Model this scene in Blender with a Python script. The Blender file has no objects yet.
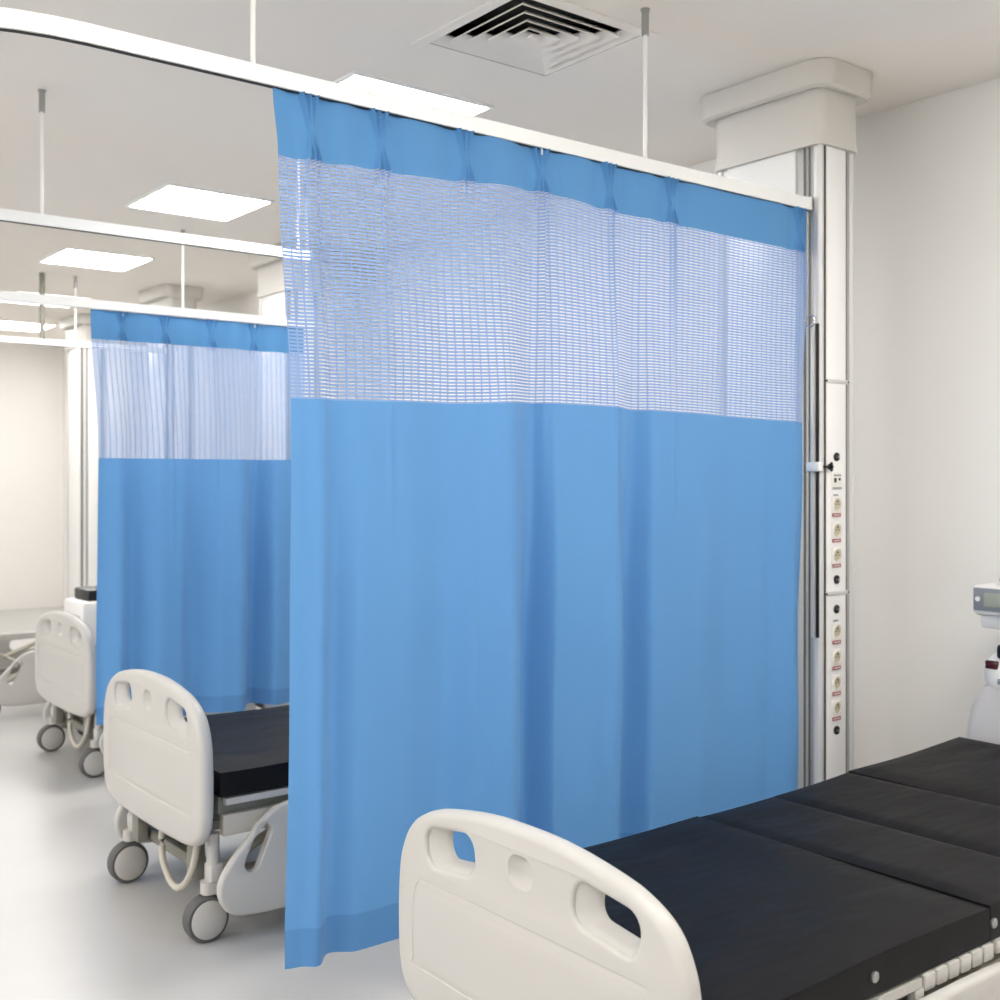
import bpy, bmesh, math, random
from mathutils import Vector, Matrix
from mathutils.geometry import tessellate_polygon
random.seed(4)
sc = bpy.context.scene
COL = sc.collection
PI = math.pi

# ---------------------------------------------------------------- camera
cd = bpy.data.cameras.new('camera'); cam = bpy.data.objects.new('camera', cd); COL.objects.link(cam)
cam.location = (0, 0, 1.5)
cam.rotation_euler = (PI/2, 0, -math.atan2(0.616, 0.788))
cd.sensor_width = 36; cd.lens = 36*1.151; cd.shift_y = -0.021
cd.clip_start = 0.05; cd.clip_end = 100
cd.dof.use_dof = True; cd.dof.focus_distance = 2.85; cd.dof.aperture_fstop = 4.5
sc.camera = cam
# ---------------------------------------------------------------- world, exposure
w = bpy.data.worlds.new('world'); sc.world = w; w.use_nodes = True
w.node_tree.nodes['Background'].inputs[0].default_value = (0.97, 0.985, 1.0, 1)
w.node_tree.nodes['Background'].inputs[1].default_value = 3.1
sc.view_settings.view_transform = 'Standard'; sc.view_settings.look = 'None'
sc.view_settings.exposure = 0.28; sc.view_settings.gamma = 1.0; sc.view_settings.use_curve_mapping = False
PANEL_STRENGTH = 22.0
CEIL = 3.07

# ---------------------------------------------------------------- materials
def srgb(r, g, b):
    f = lambda c: (c/12.92 if c <= .04045 else ((c+.055)/1.055)**2.4)
    return (f(r/255), f(g/255), f(b/255), 1)
def mat(name, col, rough=.5, metal=0, spec=.5, noise=0, nscale=8, bump=0, bscale=40, coat=0, stretch=None, bdist=.01):
    m = bpy.data.materials.new(name); m.use_nodes = True
    nt = m.node_tree; p = nt.nodes['Principled BSDF']
    c = srgb(*col); p.inputs['Base Color'].default_value = c
    p.inputs['Roughness'].default_value = rough; p.inputs['Metallic'].default_value = metal
    p.inputs['Specular IOR Level'].default_value = spec; p.inputs['Coat Weight'].default_value = coat
    tc = nt.nodes.new('ShaderNodeTexCoord')
    src = tc.outputs['Object']
    if stretch:
        mp = nt.nodes.new('ShaderNodeMapping'); mp.inputs['Scale'].default_value = stretch
        nt.links.new(src, mp.inputs[0]); src = mp.outputs[0]
    if noise:
        n = nt.nodes.new('ShaderNodeTexNoise'); n.inputs['Scale'].default_value = nscale; n.inputs['Detail'].default_value = 4
        nt.links.new(src, n.inputs['Vector'])
        mx = nt.nodes.new('ShaderNodeMix'); mx.data_type = 'RGBA'
        mx.inputs['A'].default_value = tuple(v*(1-noise) for v in c[:3])+(1,)
        mx.inputs['B'].default_value = tuple(min(1, v*(1+noise)) for v in c[:3])+(1,)
        nt.links.new(n.outputs['Fac'], mx.inputs['Factor']); nt.links.new(mx.outputs['Result'], p.inputs['Base Color'])
    if bump:
        n = nt.nodes.new('ShaderNodeTexNoise'); n.inputs['Scale'].default_value = bscale; n.inputs['Detail'].default_value = 3
        nt.links.new(src, n.inputs['Vector'])
        b = nt.nodes.new('ShaderNodeBump'); b.inputs['Strength'].default_value = bump; b.inputs['Distance'].default_value = bdist
        nt.links.new(n.outputs['Fac'], b.inputs['Height']); nt.links.new(b.outputs['Normal'], p.inputs['Normal'])
    return m
def emit(name, col, s):
    m = bpy.data.materials.new(name); m.use_nodes = True
    p = m.node_tree.nodes['Principled BSDF']; p.inputs['Base Color'].default_value = srgb(*col)
    p.inputs['Emission Color'].default_value = srgb(*col); p.inputs['Emission Strength'].default_value = s
    return m
def cloth(name, col, net=False, trans=.35):
    m = bpy.data.materials.new(name); m.use_nodes = True; nt = m.node_tree; N = nt.nodes; L = nt.links
    p = N['Principled BSDF']; out = N['Material Output']
    p.inputs['Base Color'].default_value = srgb(*col); p.inputs['Roughness'].default_value = .75
    p.inputs['Specular IOR Level'].default_value = .25; p.inputs['Sheen Weight'].default_value = .1
    t = N.new('ShaderNodeBsdfTranslucent'); t.inputs[0].default_value = srgb(*col)
    mx = N.new('ShaderNodeMixShader'); mx.inputs[0].default_value = trans
    L.new(p.outputs[0], mx.inputs[1]); L.new(t.outputs[0], mx.inputs[2])
    uv = N.new('ShaderNodeUVMap')
    if not net:
        n = N.new('ShaderNodeTexNoise'); n.inputs['Scale'].default_value = 500
        L.new(uv.outputs[0], n.inputs['Vector'])
        b = N.new('ShaderNodeBump'); b.inputs['Strength'].default_value = .12; b.inputs['Distance'].default_value = .002
        L.new(n.outputs['Fac'], b.inputs['Height']); L.new(b.outputs[0], p.inputs['Normal'])
        L.new(mx.outputs[0], out.inputs[0]); return m
    # net: rows of narrow slits between vertical threads; UV is in metres
    sp = N.new('ShaderNodeSeparateXYZ'); L.new(uv.outputs[0], sp.inputs[0])
    def cell(sock, pitch, half):
        d = N.new('ShaderNodeMath'); d.operation = 'DIVIDE'; L.new(sock, d.inputs[0]); d.inputs[1].default_value = pitch
        f = N.new('ShaderNodeMath'); f.operation = 'FRACT'; L.new(d.outputs[0], f.inputs[0])
        s = N.new('ShaderNodeMath'); s.operation = 'SUBTRACT'; L.new(f.outputs[0], s.inputs[0]); s.inputs[1].default_value = .5
        a = N.new('ShaderNodeMath'); a.operation = 'ABSOLUTE'; L.new(s.outputs[0], a.inputs[0])
        c = N.new('ShaderNodeMath'); c.operation = 'LESS_THAN'; L.new(a.outputs[0], c.inputs[0]); c.inputs[1].default_value = half
        return c.outputs[0]
    h = N.new('ShaderNodeMath'); h.operation = 'MULTIPLY'
    L.new(cell(sp.outputs[0], .0265, .41), h.inputs[0]); L.new(cell(sp.outputs[1], .0098, .175), h.inputs[1])
    tr = N.new('ShaderNodeBsdfTransparent'); m2 = N.new('ShaderNodeMixShader')
    L.new(h.outputs[0], m2.inputs[0]); L.new(mx.outputs[0], m2.inputs[1]); L.new(tr.outputs[0], m2.inputs[2])
    L.new(m2.outputs[0], out.inputs[0]); return m

M = dict(
    ceiling=mat('ceiling_paint', (240, 234, 226), .9, noise=.015, nscale=3),
    wall=mat('wall_paint', (238, 235, 230), .75, noise=.01, nscale=2, bump=.03, bscale=90),
    floor=mat('vinyl_floor', (188, 187, 186), .3, noise=.03, nscale=6, spec=.4),
    rail=mat('white_lacquer', (240, 240, 238), .35),
    rod=mat('white_rod', (236, 235, 232), .4),
    steel=mat('steel', (170, 170, 168), .35, 1),
    alu=mat('brushed_aluminium', (214, 213, 211), .5, .35, bump=.05, bscale=60, stretch=(20, 20, .3)),
    core=mat('column_core', (178, 178, 176), .45, .4),
    alud=mat('aluminium_groove', (120, 120, 118), .45, .7),
    dark=mat('dark_rubber', (38, 38, 38), .6),
    black=mat('black_plastic', (18, 18, 18), .4),
    tyre=mat('grey_tyre', (88, 86, 86), .6),
    cream=mat('cream_moulded_plastic', (190, 187, 182), .38, bump=.02, bscale=300),
    beige=mat('beige_frame_paint', (190, 184, 172), .45),
    greyp=mat('grey_green_frame', (128, 126, 116), .5),
    cover=mat('cover_plastic', (206, 202, 195), .5),
    white=mat('white_plastic', (238, 236, 233), .35),
    panel=mat('white_glossy_panel', (240, 239, 237), .3),
    ivory=mat('ivory_socket', (233, 230, 223), .4),
    socketin=mat('socket_well', (192, 182, 156), .5),
    red=mat('red_label', (150, 40, 56), .5),
    grey=mat('grey_plastic', (140, 142, 148), .45),
    lightgrey=mat('light_grey_body', (206, 202, 200), .45),
    lcd=mat('lcd_screen', (168, 172, 156), .25),
    wine=mat('dark_red_lens', (70, 16, 20), .2),
    chrome=mat('chrome', (210, 210, 210), .15, 1),
    mattress=mat('black_vinyl', (11, 9, 11), .56, spec=.22, bump=.9, bscale=2.0, stretch=(.9, 2.4, 1), bdist=.03),
    curtain=cloth('blue_curtain', (99, 154, 208), trans=.22),
    header=cloth('blue_header', (88, 143, 194), trans=.15),
    hem=cloth('blue_hem', (88, 140, 194), trans=.15),
    net=cloth('blue_net', (143, 170, 214), True, .45),
    lamp=emit('light_panel', (255, 253, 250), PANEL_STRENGTH),
    cavity=mat('duct_cavity', (20, 17, 15), .9),
)

# ---------------------------------------------------------------- helpers
def thing(name, label, cat, loc=(0, 0, 0), rz=0, group=None):
    o = bpy.data.objects.new(name, None); COL.objects.link(o); o.empty_display_size = .1
    o.location = loc; o.rotation_euler = (0, 0, rz); return tag(o, label, cat, group)
def tag(o, label=None, cat=None, group=None, kind=None):
    if label: o['label'] = label
    if cat: o['category'] = cat
    if group: o['group'] = group
    if kind: o['kind'] = kind
    return o
def link(name, bm, m, parent=None, angle=35, kind=None, label=None):
    me = bpy.data.meshes.new(name)
    bmesh.ops.recalc_face_normals(bm, faces=bm.faces[:])
    bm.to_mesh(me); bm.free()
    for ma in (m if isinstance(m, (list, tuple)) else [m]): me.materials.append(ma)
    for p in me.polygons: p.use_smooth = True
    me.set_sharp_from_angle(angle=math.radians(angle))
    o = bpy.data.objects.new(name, me); COL.objects.link(o); o.parent = parent
    if kind: o['kind'] = kind
    if label: o['label'] = label
    return o
def copy_tree(o, parent=None):
    c = o.copy(); COL.objects.link(c); c.parent = parent
    for ch in list(o.children): copy_tree(ch, c)
    return c
def box(bm, x0, x1, y0, y1, z0, z1, b=0, seg=2, mi=0):
    r = bmesh.ops.create_cube(bm, size=1)
    vs = r['verts']
    for v in vs:
        v.co = Vector(((x0+x1)/2+v.co.x*(x1-x0), (y0+y1)/2+v.co.y*(y1-y0), (z0+z1)/2+v.co.z*(z1-z0)))
    fs = list({f for v in vs for f in v.link_faces})
    for f in fs: f.material_index = mi
    if b:
        es = list({e for v in vs for e in v.link_edges})
        bmesh.ops.bevel(bm, geom=es, offset=b, segments=seg, affect='EDGES', profile=.5)
def cyl(bm, p0, p1, r, r2=None, n=24, mi=0):
    p0, p1 = Vector(p0), Vector(p1); d = p1-p0
    q = Vector((0, 0, 1)).rotation_difference(d.normalized()).to_matrix().to_4x4()
    mx = Matrix.Translation((p0+p1)/2) @ q
    r_ = bmesh.ops.create_cone(bm, cap_ends=True, segments=n, radius1=r, radius2=r if r2 is None else r2, depth=d.length, matrix=mx)
    for f in {f for v in r_['verts'] for f in v.link_faces}: f.material_index = mi
def lathe(bm, prof, axis='z', c=(0, 0, 0), n=32, mi=0):
    # prof: list of (radius, height); closed at the ends
    rings = []
    for r, h in prof:
        ring = []
        for i in range(n):
            a = 2*PI*i/n; u, v = r*math.cos(a), r*math.sin(a)
            p = {'z': (u, v, h), 'y': (u, h, v), 'x': (h, u, v)}[axis]
            ring.append(bm.verts.new((p[0]+c[0], p[1]+c[1], p[2]+c[2])))
        rings.append(ring)
    for a, b in zip(rings, rings[1:]):
        for i in range(n):
            bm.faces.new((a[i], a[(i+1) % n], b[(i+1) % n], b[i])).material_index = mi
    bm.faces.new(rings[0]).material_index = mi; bm.faces.new(rings[-1][::-1]).material_index = mi
def crom(pts, k=6, closed=False):
    P = [Vector(p) for p in pts]; n = len(P); out = []
    for i in range(n if closed else n-1):
        g = (lambda j: P[j % n]) if closed else (lambda j: P[max(0, min(n-1, j))])
        a, b, c, d = g(i-1), g(i), g(i+1), g(i+2)
        for s in range(k):
            t = s/k
            out.append(.5*((2*b)+(c-a)*t+(2*a-5*b+4*c-d)*t*t+(3*b-a-3*c+d)*t**3))
    if not closed: out.append(P[-1])
    return out
def tube(bm, pts, r, n=12, closed=False, rect=None, mi=0):
    # round tube, or a rectangular section (w, h) when rect is given
    P = [Vector(p) for p in pts]; m = len(P); rings = []
    ref = Vector((0, 0, 1))
    for i, p in enumerate(P):
        a = P[(i-1) % m] if (closed or i > 0) else p
        b = P[(i+1) % m] if (closed or i < m-1) else p
        t = (b-a).normalized()
        if abs(t.dot(ref)) > .95: s = t.cross(Vector((0, 1, 0))).normalized() if abs(t.y) < .9 else Vector((1, 0, 0))
        else: s = t.cross(ref).normalized()
        u = s.cross(t).normalized()
        if rect:
            hw, hh = rect[0]/2, rect[1]/2
            off = [(hw, hh), (-hw, hh), (-hw, -hh), (hw, -hh)]
        else: off = [(r*math.cos(2*PI*j/n), r*math.sin(2*PI*j/n)) for j in range(n)]
        rings.append([bm.verts.new(p+s*x+u*y) for x, y in off])
    k = len(rings[0])
    for i in range(m if closed else m-1):
        a, b = rings[i], rings[(i+1) % m]
        for j in range(k): bm.faces.new((a[j], a[(j+1) % k], b[(j+1) % k], b[j])).material_index = mi
    if not closed:
        bm.faces.new(rings[0][::-1]); bm.faces.new(rings[-1])
def inset(poly, d):
    # offset a 2D outline (counter-clockwise) inwards by d
    n = len(poly); out = []
    for i in range(n):
        a, b, c = Vector(poly[i-1]), Vector(poly[i]), Vector(poly[(i+1) % n])
        t = (c-a).normalized(); out.append((b.x-t.y*d, b.y+t.x*d))
    return out
def ccw(poly):
    s = sum(poly[i-1][0]*poly[i][1]-poly[i][0]*poly[i-1][1] for i in range(len(poly)))
    return list(poly) if s > 0 else list(poly)[::-1]
def plate(bm, outer, thick, r=.01, holes=(), blinds=(), to3=None):
    """Moulded plate. outer: 2D outline; depth 0 is the front face, `thick` the back.
    holes: (front outline, back outline) pairs; blinds: list of [(outline, depth)...] rings closed by a floor."""
    outer = ccw([(p[0], p[1]) for p in outer])
    V = lambda ring, d: [bm.verts.new(to3(x, y, d)) for x, y in ring]
    def bridge(a, b):
        n = len(a)
        for i in range(n): bm.faces.new((a[i], a[(i+1) % n], b[(i+1) % n], b[i]))
    def cap(loops):
        flat = [v for l in loops for v in l]
        for t in tessellate_polygon([[Vector((v[1][0], v[1][1], 0)) for v in l] for l in loops]):
            try: bm.faces.new([flat[i][0] for i in t])
            except ValueError: pass
    rings = []
    S = 4
    for i in range(S+1):
        a = PI/2*i/S; rings.append((inset(outer, r*(1-math.sin(a))), r*(1-math.cos(a))))
    back = [(p, thick-d) for p, d in reversed(rings)]
    seq = rings+back; vr = [V(p, d) for p, d in seq]
    for a, b in zip(vr, vr[1:]): bridge(a, b)
    front_loops = [list(zip(vr[0], seq[0][0]))]; back_loops = [list(zip(vr[-1], seq[-1][0]))]
    for f, b in holes:
        f, b = ccw(f), ccw(b)
        hr = []
        for i in range(S+1):
            a = PI/2*i/S; q = .5*r; hr.append((inset(f, -q*(1-math.sin(a))), q*(1-math.cos(a))))
        for i in range(1, 5):
            t = i/5; e = t**.6; hr.append(([(f[j][0]*(1-e)+b[j][0]*e, f[j][1]*(1-e)+b[j][1]*e) for j in range(len(f))], .5*r+(thick*.75-.5*r)*t))
        hr.append((b, thick*.8)); hr.append((b, thick-.003)); hr.append((inset(b, -.003), thick))
        hv = [V(p, d) for p, d in hr]
        for a, c in zip(hv, hv[1:]): bridge(a, c)
        front_loops.append(list(zip(hv[0], hr[0][0]))); back_loops.append(list(zip(hv[-1], hr[-1][0])))
    for ringsb in blinds:
        rr = [(ccw(p), d) for p, d in ringsb]; hv = [V(p, d) for p, d in rr]
        for a, c in zip(hv, hv[1:]): bridge(a, c)
        front_loops.append(list(zip(hv[0], rr[0][0]))); cap([list(zip(hv[-1], rr[-1][0]))])
    cap(front_loops); cap(back_loops)
def rrect(cx, cy, w, h, r, rot=0, n=6):
    pts = []
    for sx, sy, a0 in ((1, 1, 0), (-1, 1, PI/2), (-1, -1, PI), (1, -1, 1.5*PI)):
        for i in range(n+1):
            a = a0+PI/2*i/n
            x, y = sx*(w/2-r)+r*math.cos(a), sy*(h/2-r)+r*math.sin(a)
            pts.append((cx+x*math.cos(rot)-y*math.sin(rot), cy+x*math.sin(rot)+y*math.cos(rot)))
    return pts
def prism(bm, poly, z0, z1, mi=0):
    a = [bm.verts.new((x, y, z0)) for x, y in poly]; b = [bm.verts.new((x, y, z1)) for x, y in poly]
    n = len(poly)
    for i in range(n): bm.faces.new((a[i], a[(i+1) % n], b[(i+1) % n], b[i])).material_index = mi
    bm.faces.new(a[::-1]).material_index = mi; bm.faces.new(b).material_index = mi
NB = bmesh.new

# ---------------------------------------------------------------- the room
X0, X1, Y0, Y1 = -4.5, 4.31, -2.5, 13.9
b = NB(); box(b, X0, X1+.2, Y0, Y1+.2, -.1, 0); link('floor', b, M['floor'], kind='structure')
VX0, VX1, VY0, VY1 = 2.345, 2.895, 2.895, 3.415     # opening of the air diffuser
b = NB()
for x0, x1, y0, y1 in ((X0, VX0, Y0, Y1+.2), (VX1, X1+.2, Y0, Y1+.2), (VX0, VX1, Y0, VY0), (VX0, VX1, VY1, Y1+.2)):
    box(b, x0, x1, y0, y1, CEIL, CEIL+.12)
link('ceiling', b, M['ceiling'], kind='structure')
b = NB(); box(b, X1, X1+.2, Y0, Y1+.2, 0, CEIL); link('wall_right', b, M['wall'], kind='structure')
b = NB(); box(b, X0, X1, Y1, Y1+.2, 0, CEIL); link('wall_back', b, M['wall'], kind='structure')
b = NB(); box(b, X0, X1, Y0-.2, Y0, 0, CEIL); link('wall_front', b, M['wall'], kind='structure')  # unseen near wall, added to block light from behind the camera

b = NB()                                            # unseen wall across the aisle, openings added to let light in from the left
box(b, X0-.2, X0, Y0, Y1, 0, .95); box(b, X0-.2, X0, Y0, Y1, 2.35, CEIL)
for y in (Y0, .6, 3.8, 7.0, 10.2, Y1-.3): box(b, X0-.2, X0, y, y+.3, .95, 2.35)
link('wall_left', b, M['wall'], kind='structure')

# ---------------------------------------------------------------- curtain tracks
def rod(parent, x, y, z):
    b = NB(); cyl(b, (x, y, z), (x, y, CEIL), .007, n=14); r = link('drop_rod', b, M['rod'], parent)
    b = NB(); cyl(b, (x, y, CEIL-.09), (x, y, CEIL-.004), .0125, n=16); lathe(b, [(.016, CEIL-.006), (.016, CEIL-.001)], 'z', (x, y, 0), 20)
    link('rod_sleeve', b, M['steel'], r, label='grey steel sleeve at the ceiling')
def u_track(name, label, ya, yb, z, rods, group=None):
    t = thing(name, label, 'curtain track', (0, 0, 0), 0, group)
    R = .6; xs = .90; pts = [(3.625, ya, z)]
    pts += [(3.625-(3.625-xs)*i/8, ya, z) for i in range(1, 9)]
    pts += [(xs-R*math.sin(a*PI/24), ya+R-R*math.cos(a*PI/24), z) for a in range(1, 13)]
    pts += [(xs-R*math.cos(a*PI/24), yb-R+R*math.sin(a*PI/24), z) for a in range(0, 13)]
    xe = 2.62 if ya < 3 else 3.625
    pts += [(xs+(xe-xs)*i/8, yb, z) for i in range(1, 9)]
    b = NB(); tube(b, pts, 0, rect=(.028, .045)); link('track_profile', b, M['rail'], t)
    b = NB(); tube(b, [(p[0], p[1], z-.0235) for p in pts], 0, rect=(.012, .003)); link('track_slot', b, M['dark'], t, label='dark slot under the rail')
    for x, y in rods: rod(t, x, y, z+.0225)
    for y, e in ((ya, 3.625), (yb, xe)):
        b = NB(); box(b, e-.015, e+.002, y-.017, y+.017, z-.0235, z+.026, .003); link('end_bracket', b, M['rail'], t)
    return t
ZR = 2.545
u_track('curtain_track', 'white U-shaped ceiling curtain track carrying the large sharp blue curtain', 2.73, 4.80, ZR,
        [(2.75, 2.73), (1.326, 2.73), (1.405, 4.80), (2.56, 4.80)])
u_track('curtain_track', 'distant white curtain track hanging empty near the back wall', 6.95, 9.05, ZR,
        [(2.90, 9.05), (2.895, 6.95), (1.0, 6.95)])
b = NB(); cyl(b, (2.65, 9.05, ZR+.02), (2.65, 9.05, CEIL-.002), .02, n=14); link('support_post', b, M['greyp'], bpy.data.objects['curtain_track.001'])
ZB = 2.315
t = thing('curtain_track', 'straight white track holding the smaller blurred blue curtain', 'curtain track')
b = NB(); tube(b, [(.7, 5.4, ZB), (2.98, 5.4, ZB)], 0, rect=(.03, .04)); link('track_profile', b, M['rail'], t)
for x in (1.0, 2.93): rod(t, x, 5.4, ZB+.02)

# ---------------------------------------------------------------- curtains
def interp(kn, x):
    if x <= kn[0][0]: return kn[0][1]
    for (a, fa), (c, fc) in zip(kn, kn[1:]):
        if x <= c:
            s = (x-a)/(c-a); s = s*s*(3-2*s); return fa+(fc-fa)*s
    return kn[-1][1]
def curtain(label, y0, edges_l, edges_r, zs, pleats, folds, ridges, group=None, amp=1.0, step=.01):
    """zs: top, header bottom, net bottom, hem top, bottom; edges: (z, x) knots of the left and right outline"""
    t = thing('hospital_curtain', label, 'curtain', (0, 0, 0), 0, group)
    ztop, zh, zn, zhem, zb = zs
    xl0, xr0 = interp(edges_l[::-1], ztop), interp(edges_r[::-1], ztop)
    us = set(i*step/(xr0-xl0) for i in range(int((xr0-xl0)/step)+1)); us.add(1.0)
    for p in pleats:
        c = (p-xl0)/(xr0-xl0)
        for k in range(-18, 19): us.add(min(1, max(0, c+k*.002/(xr0-xl0))))
    su = sorted(us); us = [0.0]
    for u in su[1:]:
        if (u-us[-1])*(xr0-xl0) > .0014: us.append(u)
    us[-1] = 1.0
    def P(u, z):
        xl, xr = interp(edges_l[::-1], z), interp(edges_r[::-1], z)
        x = xl+(xr-xl)*u; xt = xl0+(xr0-xl0)*u
        d = (ztop-z)/(ztop-zb)
        a = (.13+1.2*min(1, max(0, (d-.05)/.6))**1.15)*amp
        y = interp(folds, xt)*a
        if z >= zh-.03:
            q = (z-(ztop+zh)/2)/((ztop-zh)/2)
            for p in pleats:
                dl = .003+.015*abs(q+.15)
                kk = min(1, (z-zh+.03)/.03)
                for s in (-1, 0, 1): y -= (.024 if s else .016)*math.exp(-((xt-p-s*(dl+.003))/.0042)**2)*(.45+.55*q*q)*kk
                y += .012*(math.exp(-((xt-p-.05)/.035)**2)+math.exp(-((xt-p+.05)/.035)**2))*kk
        if z < zh:
            for p, s in ridges:
                k = max(0., 1-(zh-z)/1.1)
                y -= s*k*(math.exp(-((xt-p)/.011)**2)-.6*math.exp(-((xt-p-.022)/.014)**2))
        if z <= zh:
            y += .004*math.sin(9*xt+7*z)*min(1, (zh-z)*2)
        if ztop > 2.4:                    # the sewn edges of the net do not hang quite level
            wz = (ztop-z)/(ztop-zh) if z > zh else max(0, (z-zn)/(zh-zn))
            z += interp([(1.4, 0), (1.7, .012), (2.29, .042), (2.6, .024), (3.6, .013)], xt)*wz
            w2 = max(0, 1-abs(z-zn)/.3); z += interp([(1.4, 0), (1.9, .006), (2.3, .022), (2.9, .014), (3.6, .0)], xt)*w2
        return Vector((x, y0+y, z))
    def sheet(name, m, za, zc, nz, off=0, label=None):
        b = NB(); uvl = b.loops.layers.uv.new('UVMap')
        zz = [za+(zc-za)*i/nz for i in range(nz+1)]
        g = []; L = []
        for z in zz:
            row = [P(u, z) for u in us]; ln = [0.]
            for p, q in zip(row, row[1:]): ln.append(ln[-1]+math.hypot(q.x-p.x, q.y-p.y))
            g.append([b.verts.new((p.x, p.y+off, p.z)) for p in row]); L.append(ln)
        for i in range(nz):
            for j in range(len(us)-1):
                f = b.faces.new((g[i][j], g[i][j+1], g[i+1][j+1], g[i+1][j]))
                for lp, (ii, jj) in zip(f.loops, ((i, j), (i, j+1), (i+1, j+1), (i+1, j))): lp[uvl].uv = (L[nz//2][jj], zz[ii])
        o = link(name, b, m, t, angle=180, label=label)
        return o
    sheet('header_band', M['header'], ztop, zh, 22)
    sheet('net_panel', M['net'], zh, zn, 26, label='light blue open net with small slits')
    sheet('cloth_panel', M['curtain'], zn, zhem, 40)
    sheet('hem', M['hem'], zhem, zb, 4)
    # little hooks between the header and the track
    for p in pleats:
        b = NB(); cyl(b, (p, y0-.004, ztop-.02), (p, y0-.004, ztop+.004), .0025, n=8)
        link('curtain_hook', b, M['white'], t)
    return t
folds = [(1.36, .01), (1.42, .0), (1.46, -.02), (1.53, .025), (1.60, .0), (1.75, .004), (1.90, .022), (2.0, -.02), (2.10, -.055), (2.27, .06), (2.325, -.01),
         (2.50, -.03), (2.56, -.04), (2.71, .055), (2.77, -.012), (3.0, .0), (3.2, .022), (3.4, .005), (3.52, -.022), (3.62, .02)]
curtain('large sharp blue hospital curtain with pleated header and net top', 2.724,
        [(2.52, 1.38), (2.35, 1.395), (1.71, 1.432), (1.2, 1.435), (.2, 1.42)],
        [(2.52, 3.622), (1.71, 3.60), (.2, 3.585)],
        (2.5215, 2.347, 1.713, .31, .208),
        [1.485, 1.704, 1.996, 2.291, 2.575, 2.868, 3.562], folds,
        [(1.485, .008), (1.704, .008), (2.291, .02), (2.575, .02), (2.868, .018), (3.56, .014)])
xc = lambda f: 1.87+(f-1.40)*.62
folds2 = [(1.82, .03), (1.90, -.02), (1.97, .03), (2.10, -.03), (2.20, -.02), (2.30, .03), (2.45, -.03), (2.52, -.05), (2.66, .06), (2.74, -.03), (2.9, .0), (3.05, -.02), (3.2, .03), (3.4, -.02), (3.5, .0)]
curtain('smaller blurred blue hospital curtain between the second bed and the bed behind', 5.4,
        [(2.3, 1.80), (1.6, 1.845), (.34, 1.84)], [(2.3, 2.92), (.34, 2.90)],
        (2.292, 2.155, 1.60, .42, .34),
        [1.95, 2.16, 2.40, 2.63, 2.86], folds2, [(2.16, .012), (2.40, .012), (2.63, .012)], amp=1.1)

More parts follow.
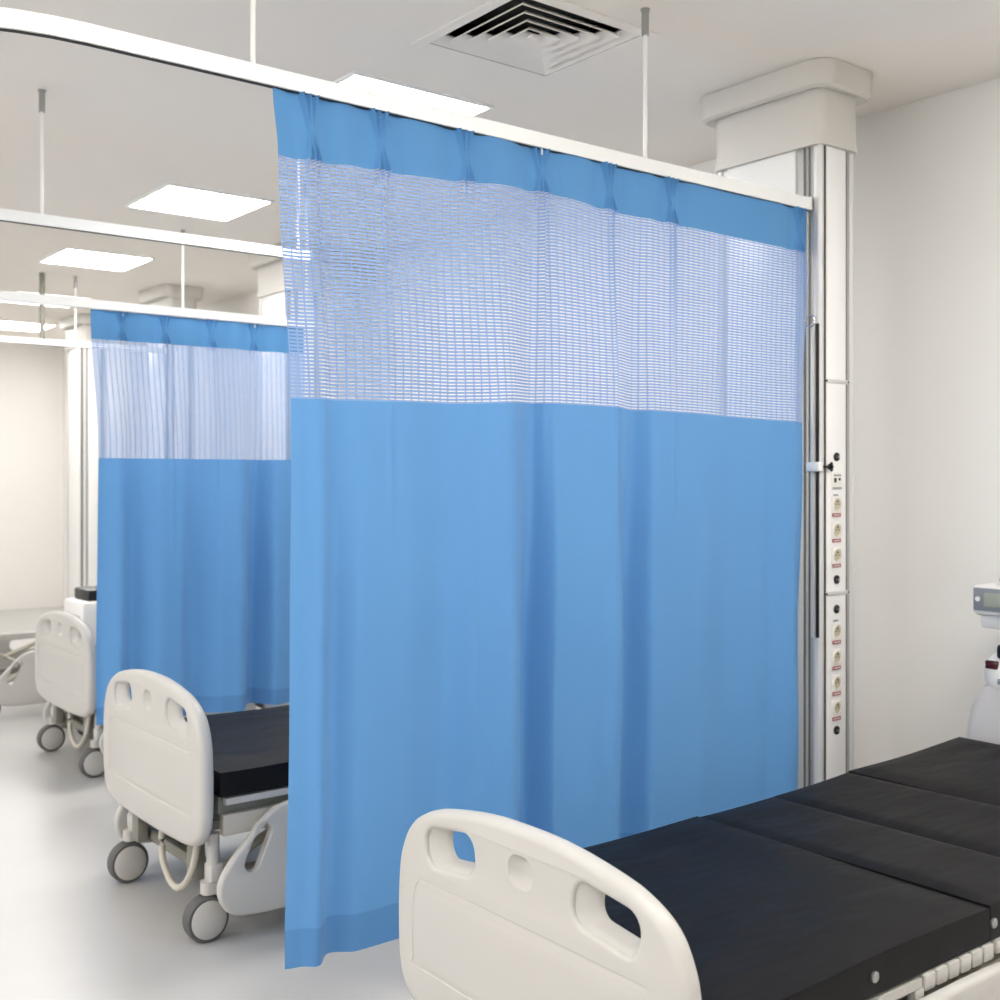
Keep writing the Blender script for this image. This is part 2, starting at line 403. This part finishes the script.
# ---------------------------------------------------------------- service columns
CW, CDp = .22, .51
def column(loc, label, detail):
    """local origin: the near left corner at the floor; x to the wall, y away"""
    t = thing('service_column', label, 'supply column', loc, 0, None if detail else None); t['kind'] = 'thing'
    zt = 2.77
    sec = rrect(CW/2, CDp/2, CW, CDp, .03)
    b = NB(); prism(b, rrect(CW/2, CDp/2, CW-.012, CDp-.012, .028), 0, zt); link('core', b, M['core'], t)
    b = NB()
    prism(b, rrect(.016, .018, .032, .036, .014), .01, zt-.002); prism(b, rrect(CW-.014, .014, .028, .028, .01), .01, zt-.002)
    prism(b, rrect(.014, CDp-.014, .028, .028, .01), .01, zt-.002); prism(b, rrect(CW-.014, CDp-.014, .028, .028, .01), .01, zt-.002)
    link('corner_profile', b, M['alu'], t)
    b = NB()
    for x in (.031, .163): box(b, x, x+.005, .0, .006, .01, zt-.004)
    for y in (.05, .072): box(b, .0, .006, y, y+.005, .01, zt-.004)
    link('groove', b, M['alud'], t)
    b = NB(); box(b, -.001, .008, .115, CDp-.055, .02, zt-.004, .002); link('side_panel', b, M['panel'], t)
    b = NB(); box(b, .038, .160, -.001, .008, .02, zt-.004, .002); link('front_panel', b, M['panel'], t)
    # cover at the ceiling: box plus wider flange, both with rounded corners
    b = NB()
    prism(b, rrect(CW/2, CDp/2, CW+.03, CDp+.03, .045, n=8), zt, CEIL-.07)
    prism(b, rrect(CW/2, CDp/2, CW+.036, CDp+.036, .047, n=8), zt-.004, zt+.018)
    c = link('ceiling_cover', b, M['cover'], t)
    b = NB(); pr = [(.0, CEIL-.115), (.012, CEIL-.12)]
    def ring(g, z): return [b.verts.new((x, y, z)) for x, y in rrect(CW/2, CDp/2, CW+g, CDp+g, .05+g/4, n=8)]
    rs = [ring(.0, CEIL-.09), ring(.105, CEIL-.102), ring(.13, CEIL-.093), ring(.14, CEIL-.02), ring(.142, CEIL-.002)]
    n = len(rs[0])
    for p, q in zip(rs, rs[1:]):
        for i in range(n): b.faces.new((p[i], p[(i+1) % n], q[(i+1) % n], q[i]))
    b.faces.new(rs[-1]); b.faces.new(rs[0][::-1])
    link('cover_flange', b, M['cover'], c)
    if not detail: return t
    zz = lambda py: 1.5-(py-479)*.003845
    xc = .098
    for py in (382, 592.5):
        z = zz(py); b = NB(); box(b, .03, .17, -.006, .0, z-.008, z+.008, .003); d = link('divider_strip', b, M['alu'], t)
        for x in (.032, .168):
            b = NB(); cyl(b, (x, -.008, z), (x, -.002, z), .004, n=12); link('screw', b, M['dark'], d)
    for py in (457, 579, 608.5, 729):
        z = zz(py); b = NB(); lathe(b, [(.0165, .0), (.0165, -.006), (.013, -.008), (.010, -.004)], 'y', (xc, 0, z), 24)
        d = link('equipotential_pin', b, M['dark'], t, label='round black connector with metal centre pin')
        b = NB(); cyl(b, (xc, -.004, z), (xc, -.014, z), .0055, n=14); link('pin', b, M['steel'], d)
    z = zz(481); b = NB(); box(b, xc-.032, xc+.032, -.006, 0, z-.033, z+.033, .003); d = link('data_outlet', b, M['ivory'], t)
    b = NB(); box(b, xc-.02, xc-.006, -.0075, -.004, z-.006, z+.012); box(b, xc+.008, xc+.02, -.0075, -.004, z+.002, z+.012); link('port', b, M['black'], d)
    b = NB(); box(b, xc-.028, xc+.028, -.007, -.004, z-.030, z-.024); link('label_strip', b, M['grey'], d)
    b = NB(); box(b, xc-.022, xc+.024, -.007, -.004, z+.018, z+.025); link('label_strip', b, M['grey'], d)
    for py in (495, 620):
        z = zz(py); b = NB(); box(b, xc-.018, xc+.01, -.003, 0, z-.003, z+.003); link('small_label', b, M['grey'], t)
    for py in (505, 530.5, 555.5, 631.5, 657, 682.5, 707.5):
        z = zz(py); b = NB(); box(b, xc-.03, xc+.03, -.005, 0, z-.036, z+.034, .003)
        s = link('power_socket', b, M['ivory'], t)
        b = NB(); lathe(b, [(.0245, -.004), (.0245, -.0085), (.0225, -.0095), (.0215, -.0055)], 'y', (xc, 0, z+.004), 28); link('socket_rim', b, M['ivory'], s)
        b = NB(); lathe(b, [(.0215, -.0045), (.0215, -.0062)], 'y', (xc, 0, z+.004), 24); link('socket_well', b, M['socketin'], s)
        b = NB()
        for dx in (-.008, .008): cyl(b, (xc+dx, -.004, z+.004), (xc+dx, -.0072, z+.004), .003, n=10)
        cyl(b, (xc, -.004, z+.014), (xc, -.011, z+.014), .0028, n=10)
        link('contact', b, M['dark'], s)
        b = NB(); box(b, xc-.028, xc+.022, -.0066, -.004, z-.044, z-.031); link('red_marking', b, M['red'], s, label='small red strip with fine white lettering')
        b = NB()
        for k in range(6): box(b, xc-.024+k*.0072, xc-.020+k*.0072, -.0074, -.0064, z-.040, z-.035)
        link('lettering', b, M['white'], s)
    # vertical equipment rail on the corner, ring on its head, clamp with a black wing knob
    zt_, zb_ = 1.5+(479-323)/1151*4.35, 1.5-(638-479)/1151*4.35
    b = NB(); box(b, -.004, .004, .006, .018, zb_, zt_, .001); link('rail_slot', b, M['black'], t, label='dark vertical slot')
    b = NB(); box(b, -.012, .0, .022, .036, zb_, zt_, .002); link('equipment_rail', b, M['alu'], t)
    b = NB(); tube(b, [(-.014, .034+.02*math.cos(a*PI/12), zt_+.01+.022*math.sin(a*PI/12)) for a in range(24)],   .0036, 8, closed=True)
    link('pull_ring', b, M['chrome'], t)
    zc = zz(467); b = NB(); box(b, -.026, .006, -.012, .048, zc-.018, zc+.018, .005); d = link('clamp', b, M['white'], t)
    b = NB(); cyl(b, (.004, -.014, zc), (.04, -.016, zc), .005, n=12); cyl(b, (.036, -.016, zc), (.047, -.016, zc), .011, n=16)
    box(b, .044, .052, -.022, -.010, zc-.018, zc+.018, .004); link('wing_knob', b, M['black'], d)
    return t
column((3.63, 2.68, 0), 'tall white and aluminium supply column with sockets beside the large curtain', True)
base = column((3.63, 6.88, 0), 'blurred supply column partly visible at the left edge of the large curtain', False)
for y, l in ((8.98, 'blurred supply column whose ceiling cover shows above the smaller curtain'),
             (11.08, 'farthest blurred supply column left of the smaller curtain')):
    c = copy_tree(base); c.location = (3.63, y, 0); c['label'] = l

# ---------------------------------------------------------------- ceiling lights and air diffuser
def ceiling_light(x, y, label):
    t = thing('ceiling_light', label, 'ceiling light', (x, y, CEIL), 0, 'square ceiling light panels')
    b = NB()
    for a in ((-.31, .31, -.31, -.296), (-.31, .31, .296, .31), (-.31, -.296, -.296, .296), (.296, .31, -.296, .296)): box(b, *a, -.012, -.001)
    link('frame', b, M['rail'], t)
    b = NB(); box(b, -.296, .296, -.296, .296, -.010, -.002); link('diffuser', b, M['lamp'], t)
    for sx in (-1, 1):
        for sy in (-1, 1):
            b = NB(); cyl(b, (sx*.27, sy*.27, -.012), (sx*.27, sy*.27, -.009), .005, n=10); link('screw', b, M['steel'], t)
    return t
for x, y, l in ((2.62, 4.15, 'bright square ceiling light directly above the large curtain rail'),
                (2.68, 6.2, 'bright square ceiling light left of the large curtain, nearest of the blurred ones'),
                (2.79, 8.25, 'second blurred square ceiling light, above the smaller curtain rail'),
                (3.05, 10.35, 'third blurred square ceiling light, just above the smaller curtain left edge'),
                (3.35, 12.3, 'farthest square ceiling light by the back wall')):
    o = ceiling_light(x, y, l)
    if y < 5: o.scale = (1.1, 1.04, 1)
for x, y, l in ((1.2, 1.3, 'added out-of-view fill panel on the ceiling over the foot of the front bed'),  # unseen panels added to light the front bay, curtain and head wall
                (3.0, -.5, 'added fill panel on the ceiling behind the camera on the bed side'), (3.15, .9, 'added out-of-view fill panel on the ceiling lighting the head wall'), (-2.9, 3.2, 'added out-of-view fill panel on the ceiling near the aisle openings'),
                (-.9, -.3, 'added fill panel on the ceiling over the aisle behind the camera'),
                (-.9, 1.9, 'added out-of-view fill panel over the aisle, nearest'), (-.9, 4.6, 'added out-of-view fill panel over the aisle, second'),  # aisle row is out of view, added to brighten the whole room
                (-.9, 7.4, 'added out-of-view fill panel over the aisle, third'), (-.9, 10.2, 'added out-of-view fill panel over the aisle, farthest')):
    ceiling_light(x, y, l)
cx, cy = (VX0+VX1)/2, (VY0+VY1)/2
t = thing('air_diffuser', 'square louvred ceiling air vent above the large curtain', 'air vent', (cx, cy, CEIL))
hx, hy = (VX1-VX0)/2, (VY1-VY0)/2
b = NB()
for a in ((-hx-.045, hx+.045, -hy-.045, -hy), (-hx-.045, hx+.045, hy, hy+.045), (-hx-.045, -hx, -hy, hy), (hx, hx+.045, -hy, hy)): box(b, *a, -.006, -.0005)
link('frame', b, M['ceiling'], t)
def flap(b, ox, oy, zo, ix, iy, zi, th=.004):
    q = []
    for (x, y, z) in ((ox, oy, zo), (ix, iy, zi), (ix, iy, zi+th*1.2), (ox, oy, zo+th*1.2)):
        q.append([b.verts.new((sx*x, sy*y, z)) for sx, sy in ((-1, -1), (1, -1), (1, 1), (-1, 1))])
    for k in range(4):
        a, c = q[k], q[(k+1) % 4]
        for i in range(4): b.faces.new((a[i], a[(i+1) % 4], c[(i+1) % 4], c[i]))
for k in range(5):
    e = k*.05; b = NB(); flap(b, hx-.003-e, hy-.003-e, -.004, hx-.040-e, hy-.040-e, .022)
    link('louvre', b, M['ceiling'], t, angle=20)
b = NB(); box(b, -.02, .02, -.015, .015, -.001, .006); link('centre_plate', b, M['ceiling'], t)
b = NB()
box(b, -hx-.004, -hx, -hy, hy, -.004, .115); box(b, hx, hx+.004, -hy, hy, -.004, .115); box(b, -hx, hx, -hy-.004, -hy, -.004, .115); box(b, -hx, hx, hy, hy+.004, -.004, .115)
box(b, -hx, hx, -hy, hy, .11, .118); link('duct', b, M['cavity'], t)

# ---------------------------------------------------------------- hospital beds
ML = [(.07, 1.0), (1.0, 1.335), (1.335, 1.71), (1.71, 2.37)]     # mattress sections along the bed
def mz(x):                                                       # height of the deck top along the bed
    return interp([(0, .465), (1.335, .465), (1.71, .482), (2.37, .50)], x)
def bed(loc, label):
    """local x: from the foot to the head, y across (0 = middle)"""
    t = thing('hospital_bed', label, 'hospital bed', loc, 0, 'hospital beds along the right wall')
    # footboard
    half = [(0, .800), (.12, .796), (.24, .780), (.33, .758), (.402, .716), (.441, .650), (.454, .58), (.457, .48), (.449, .39), (.413, .328), (.32, .300), (.15, .292)]
    ol = crom([(u, z) for u, z in half]+[(0, .29)]+[(-u, z) for u, z in half[:0:-1]], 5, True)
    holes = []
    for s in (1, -1):
        f = rrect(s*.245, .692, .178, .088, .036, -s*.13); bk = rrect(s*.245-.018, .700, .125, .066, .028, -s*.13)
        holes.append((f, bk))
    bl = [[(rrect(0, .712, .078, .068, .030), 0), (rrect(0, .713, .068, .058, .027), .008), (rrect(-.008, .716, .045, .040, .018), .020), (rrect(-.008, .716, .034, .03, .014), .022)]]
    pn = [(-.385, .42), (-.34, .40), (.34, .40), (.385, .42), (.385, .55), (.36, .598), (.30, .606), (-.30, .606), (-.36, .598), (-.385, .55)]
    pl = crom(pn, 4, True); pl = ccw([(p.x, p.y) for p in pl])
    bl.append([(pl, 0), (inset(pl, .002), .0018), (inset(pl, .006), .0018), (inset(pl, .010), .0004)])
    b = NB(); plate(b, ol, .046, .019, holes, bl, lambda u, z, d: (d, u, z)); link('footboard', b, M['cream'], t, angle=40)
    b = NB(); cyl(b, (.021, -.028, .723), (.026, -.028, .723), .006, n=12); link('lock_pin', b, M['dark'], t)
    # mattress sections
    for i, (a, c) in enumerate(ML):
        b = NB(); za, zc = mz(a), mz(c)
        box(b, a+.0015, c-.0015, -.435, .435, 0, .088)
        bmesh.ops.subdivide_edges(b, edges=b.edges[:], cuts=14, use_grid_fill=True)
        for v in b.verts:
            k = (v.co.x-a)/(c-a); top = v.co.z > .05
            e = min(v.co.x-a, c-v.co.x, .435-abs(v.co.y)+.0015)
            if top: v.co.z += .004*math.sin(5*v.co.y+3*i)*math.sin(7*v.co.x)-(.012*math.exp(-(e/.012)) if v.co.z > .08 else 0)
            if abs(v.co.y) > .43: v.co.y *= 1+.006*math.sin(v.co.z/.088*PI)
            v.co.z += za+(zc-za)*k
        link('mattress_section', b, M['mattress'], t, angle=60)
    for x in (.556, 1.01, 1.9):
        b = NB(); lathe(b, [(.0115, -.434), (.0115, -.442), (.008, -.4445)], 'y', (x, 0, mz(x)+.040), 18)
        link('snap_button', b, M['steel'], t, label='round metal press stud')
    # deck under the mattress, rim, ribbed blocks
    b = NB(); box(b, .08, 2.36, -.40, .40, .40, .462, .008); link('deck', b, M['greyp'], t)
    for s in (-1, 1):
        b = NB(); tube(b, [(.09, s*.428, .448), (.42, s*.428, .448), (.725, s*.428, .448)], 0, rect=(.022, .02)); link('deck_rim', b, M['cream'], t)
        for k in range(6):
            b = NB(); box(b, .733+k*.047, .733+k*.047+.042, s*.428-.014, s*.428+.014, .425, .462, .006); link('rim_block', b, M['cream'], t)
        b = NB(); box(b, 1.02, 1.30, s*.428-.014, s*.428+.014, .43, .463, .008); link('deck_rim', b, M['cream'], t)
        b = NB(); box(b, .70, .735, s*.428-.012, s*.428+.012, .25, .438, .006); link('rail_bracket', b, M['cream'], t)
        b = NB(); box(b, .09, 2.3, s*.40-.018, s*.40+.018, .335, .402, .006); link('side_beam', b, M['beige'], t)
        # folded-down side rails with hand openings
        for x0, fl in ((.05, False), (1.34, True)):
            pts = [(.0, .20), (.02, .13), (.09, .095), (.3, .088), (.62, .09), (.88, .10), (.98, .15), (1.0, .24), (.97, .34), (.90, .41), (.78, .437), (.5, .44), (.30, .437), (.19, .41), (.11, .34), (.04, .27)]
            pts = [((x if x < .4 else .4+(x-.4)*1.3)*(1 if not fl else .78), min(z, .428)) for x, z in pts]
            if fl: pts = [(1.0-x, z) for x, z in pts]
            ol = crom([(x0+x, z) for x, z in pts], 4, True)
            hx_ = lambda x: x0+(1-x*.8 if fl else x)
            sg = -1 if fl else 1
            h1 = rrect(hx_(.135), .30, .05, .15, .022, -sg*.42)
            h2 = rrect(hx_(.5), .345, .30, .07, .03, 0)
            h3 = rrect(hx_(.86), .28, .05, .15, .022, sg*.25)
            b = NB(); plate(b, ol, .032, .013, [(h, [(q[0], q[1]) for q in h]) for h in (h1, h2, h3)], [], lambda u, z, d, s=s: (u, s*(.478-d), z))
            link('side_rail', b, M['cream'], t, angle=40)
    # base frame, lift arms, casters
    b = NB()
    for s in (-1, 1): box(b, .10, 2.25, s*.335-.02, s*.335+.02, .165, .205, .005)
    for x in (.12, 1.15, 2.2): box(b, x-.02, x+.02, -.335, .335, .165, .205, .005)
    link('base_frame', b, M['greyp'], t)
    for s in (-1, 1):
        for pp, r in (([(.14, s*.30, .20), (.28, s*.30, .27), (.55, s*.30, .375)], .016), ([(2.1, s*.30, .20), (1.75, s*.30, .37)], .016), ([(.20, s*.24, .36), (.52, s*.24, .19)], .012)):
            b = NB(); tube(b, pp, r, 10); link('lift_arm', b, M['beige'], t)
    b = NB(); box(b, .6, 1.0, -.16, .16, .2, .33, .02); cyl(b, (.35, .03, .26), (.62, .03, .26), .026); link('lift_motor', b, M['greyp'], t)
    for s in (-1, 1):
        b = NB(); box(b, .048, .09, s*.25-.03, s*.25+.03, .17, .48, .006); link('footboard_post', b, M['greyp'], t)
    b = NB(); c0 = -.145
    tube(b, crom([(.065, c0+.14, .37), (.055, c0+.15, .28), (.045, c0+.12, .18), (.04, c0+.03, .125), (.04, c0-.05, .13), (.045, c0-.12, .19), (.055, c0-.145, .28), (.065, c0-.13, .37)], 5), .012, 10)
    link('foot_loop', b, M['beige'], t)
    for x in (.06, 2.2):
        for s in (-1, 1):
            c = bpy.data.objects.new('caster', None); COL.objects.link(c); c.parent = t; c.location = (x, s*.35, 0)
            b = NB(); lathe(b, [(.050, -.028), (.068, -.027), (.0725, -.018), (.0725, .018), (.068, .027), (.050, .028)], 'y', (0, 0, .0725), 36); link('tyre', b, M['tyre'], c)
            b = NB(); lathe(b, [(.012, -.036), (.050, -.034), (.060, -.029), (.0605, .029), (.050, .034), (.012, .036)], 'y', (0, 0, .0725), 36); link('wheel_cover', b, M['cream'], c)
            b = NB()
            prism(b, rrect(.022, 0, .075, .05, .02), .148, .185); cyl(b, (.025, 0, .15), (.025, 0, .335), .021); box(b, .005, .05, -.03, .03, .185, .24, .008)
            link('caster_stem', b, M['cream'], c)
    return t
b1 = bed((1.45, 1.79, 0), 'front hospital bed with cream footboard and black mattress, nearest the camera')
for loc, l in (((1.49, 3.885, 0), 'second hospital bed, blurred, with grey-rimmed wheels beside the large curtain'),
               ((1.90, 6.18, 0), 'third hospital bed, its small footboard left of the smaller curtain'),
               ((1.84, 7.95, 0), 'farthest hospital bed, only its lowered side rail and wheel showing at far left')):
    c = copy_tree(b1); c.location = loc; c['label'] = l
    if 'second' in l: c.scale = (1, 1, 1.035)
    if 'farthest' in l:                       # stripped bed: no mattress or deck on it
        for ch in list(c.children):
            if ch.name.split('.')[0] in ('mattress_section', 'snap_button', 'deck', 'rim_block', 'deck_rim', 'rail_bracket', 'side_beam'):
                bpy.data.objects.remove(ch)

# ---------------------------------------------------------------- machine at the head of the front bed
t = thing('patient_ventilator', 'grey and white medical machine with display at the right edge, behind the front bed', 'medical machine', (4.05, 1.905, 0))
b = NB()
prof = [(.36, .10), (.355, .60), (.34, .68), (.31, .74), (.295, .76)]
rs = []
for h, z in prof: rs.append([b.verts.new((x, y, z)) for x, y in rrect(0, 0, .20+h*.35, h*2-.01, .05, n=6)])
n = len(rs[0])
for p, q in zip(rs, rs[1:]):
    for i in range(n): b.faces.new((p[i], p[(i+1) % n], q[(i+1) % n], q[i]))
b.faces.new(rs[0][::-1]); b.faces.new(rs[-1]); link('body', b, M['lightgrey'], t)
b = NB(); rs = []
for g, z, ox in ((.56, .755, 0), (.58, .78, 0), (.585, .83, 0), (.55, .865, .01), (.50, .885, .02)): rs.append([b.verts.new((x, y, z)) for x, y in rrect(ox, 0, g*.55, g, .06, n=6)])
for p, q in zip(rs, rs[1:]):
    for i in range(n): b.faces.new((p[i], p[(i+1) % n], q[(i+1) % n], q[i]))
b.faces.new(rs[0][::-1]); b.faces.new(rs[-1]); con = link('console', b, M['white'], t)
b = NB(); prism(b, rrect(0, 0, .24, .44, .04), .885, .905); box(b, -.158, -.10, -.05, .225, .862, .915, .012); link('black_panel', b, M['black'], con, label='black glossy panel')
b = NB(); box(b, -.165, -.15, .215, .262, .825, .855, .005); link('indicator', b, M['wine'], con, label='dark red lens')
b = NB(); box(b, -.168, -.158, -.05, .215, .775, .795, .004); link('grey_badge', b, M['grey'], con)
b = NB(); cyl(b, (.07, -.02, .9), (.07, -.02, 1.02), .022); link('support_pole', b, M['white'], t)
b = NB(); box(b, -.10, .12, -.14, .350, 1.005, 1.115, .018); box(b, -.07, .10, -.10, .335, .955, 1.006, .012); d = link('display_head', b, M['white'], t)
b = NB(); box(b, -.106, -.098, -.12, .340, 1.022, 1.105, .004); link('bezel', b, M['grey'], d)
b = NB(); box(b, -.110, -.104, -.10, .297, 1.038, 1.09, .002); link('screen', b, M['lcd'], d)
b = NB(); cyl(b, (-.107, .320, 1.065), (-.111, .320, 1.065), .009, n=14); link('button', b, M['white'], d)
b = NB(); lathe(b, [(.055, 1.114), (.062, 1.125), (.062, 1.14), (.05, 1.147), (.06, 1.152), (.06, 1.165), (.04, 1.172)], 'z', (0, .225, 0), 28); link('dial', b, M['grey'], d)
b = NB()
for x in (-.11, .11):
    for y in (-.28, .28): lathe(b, [(.03, -.012), (.045, -.01), (.045, .01), (.03, .012)], 'y', (x, y, .045), 20); cyl(b, (x, y, .05), (x, y, .11), .012)
link('caster', b, M['tyre'], t)
# cart beyond the third bed
t = thing('equipment_cart', 'small white equipment cart with a black device on top, behind the third bed', 'medical cart', (2.36, 6.95, 0))
b = NB(); box(b, -.15, .2, -.18, .18, .50, .78, .025); link('cabinet', b, M['white'], t)
b = NB(); box(b, -.17, .22, -.2, .2, .10, .14, .015); link('base', b, M['white'], t)
b = NB()
for x in (-.12, .17):
    for y in (-.15, .15): cyl(b, (x, y, .13), (x, y, .51), .013)
link('post', b, M['beige'], t)
b = NB(); box(b, -.10, .14, -.13, .13, .775, .845, .012); link('device', b, M['black'], t, label='black box-shaped device')
b = NB(); box(b, -.153, -.148, -.14, .10, .60, .70, .004); link('front_label', b, M['lightgrey'], t)
for x in (-.13, .18):
    for y in (-.16, .16):
        b = NB(); lathe(b, [(.03, -.012), (.042, -.01), (.042, .01), (.03, .012)], 'y', (x, y, .042), 20); cyl(b, (x, y, .05), (x, y, .105), .01); link('caster', b, M['tyre'], t)
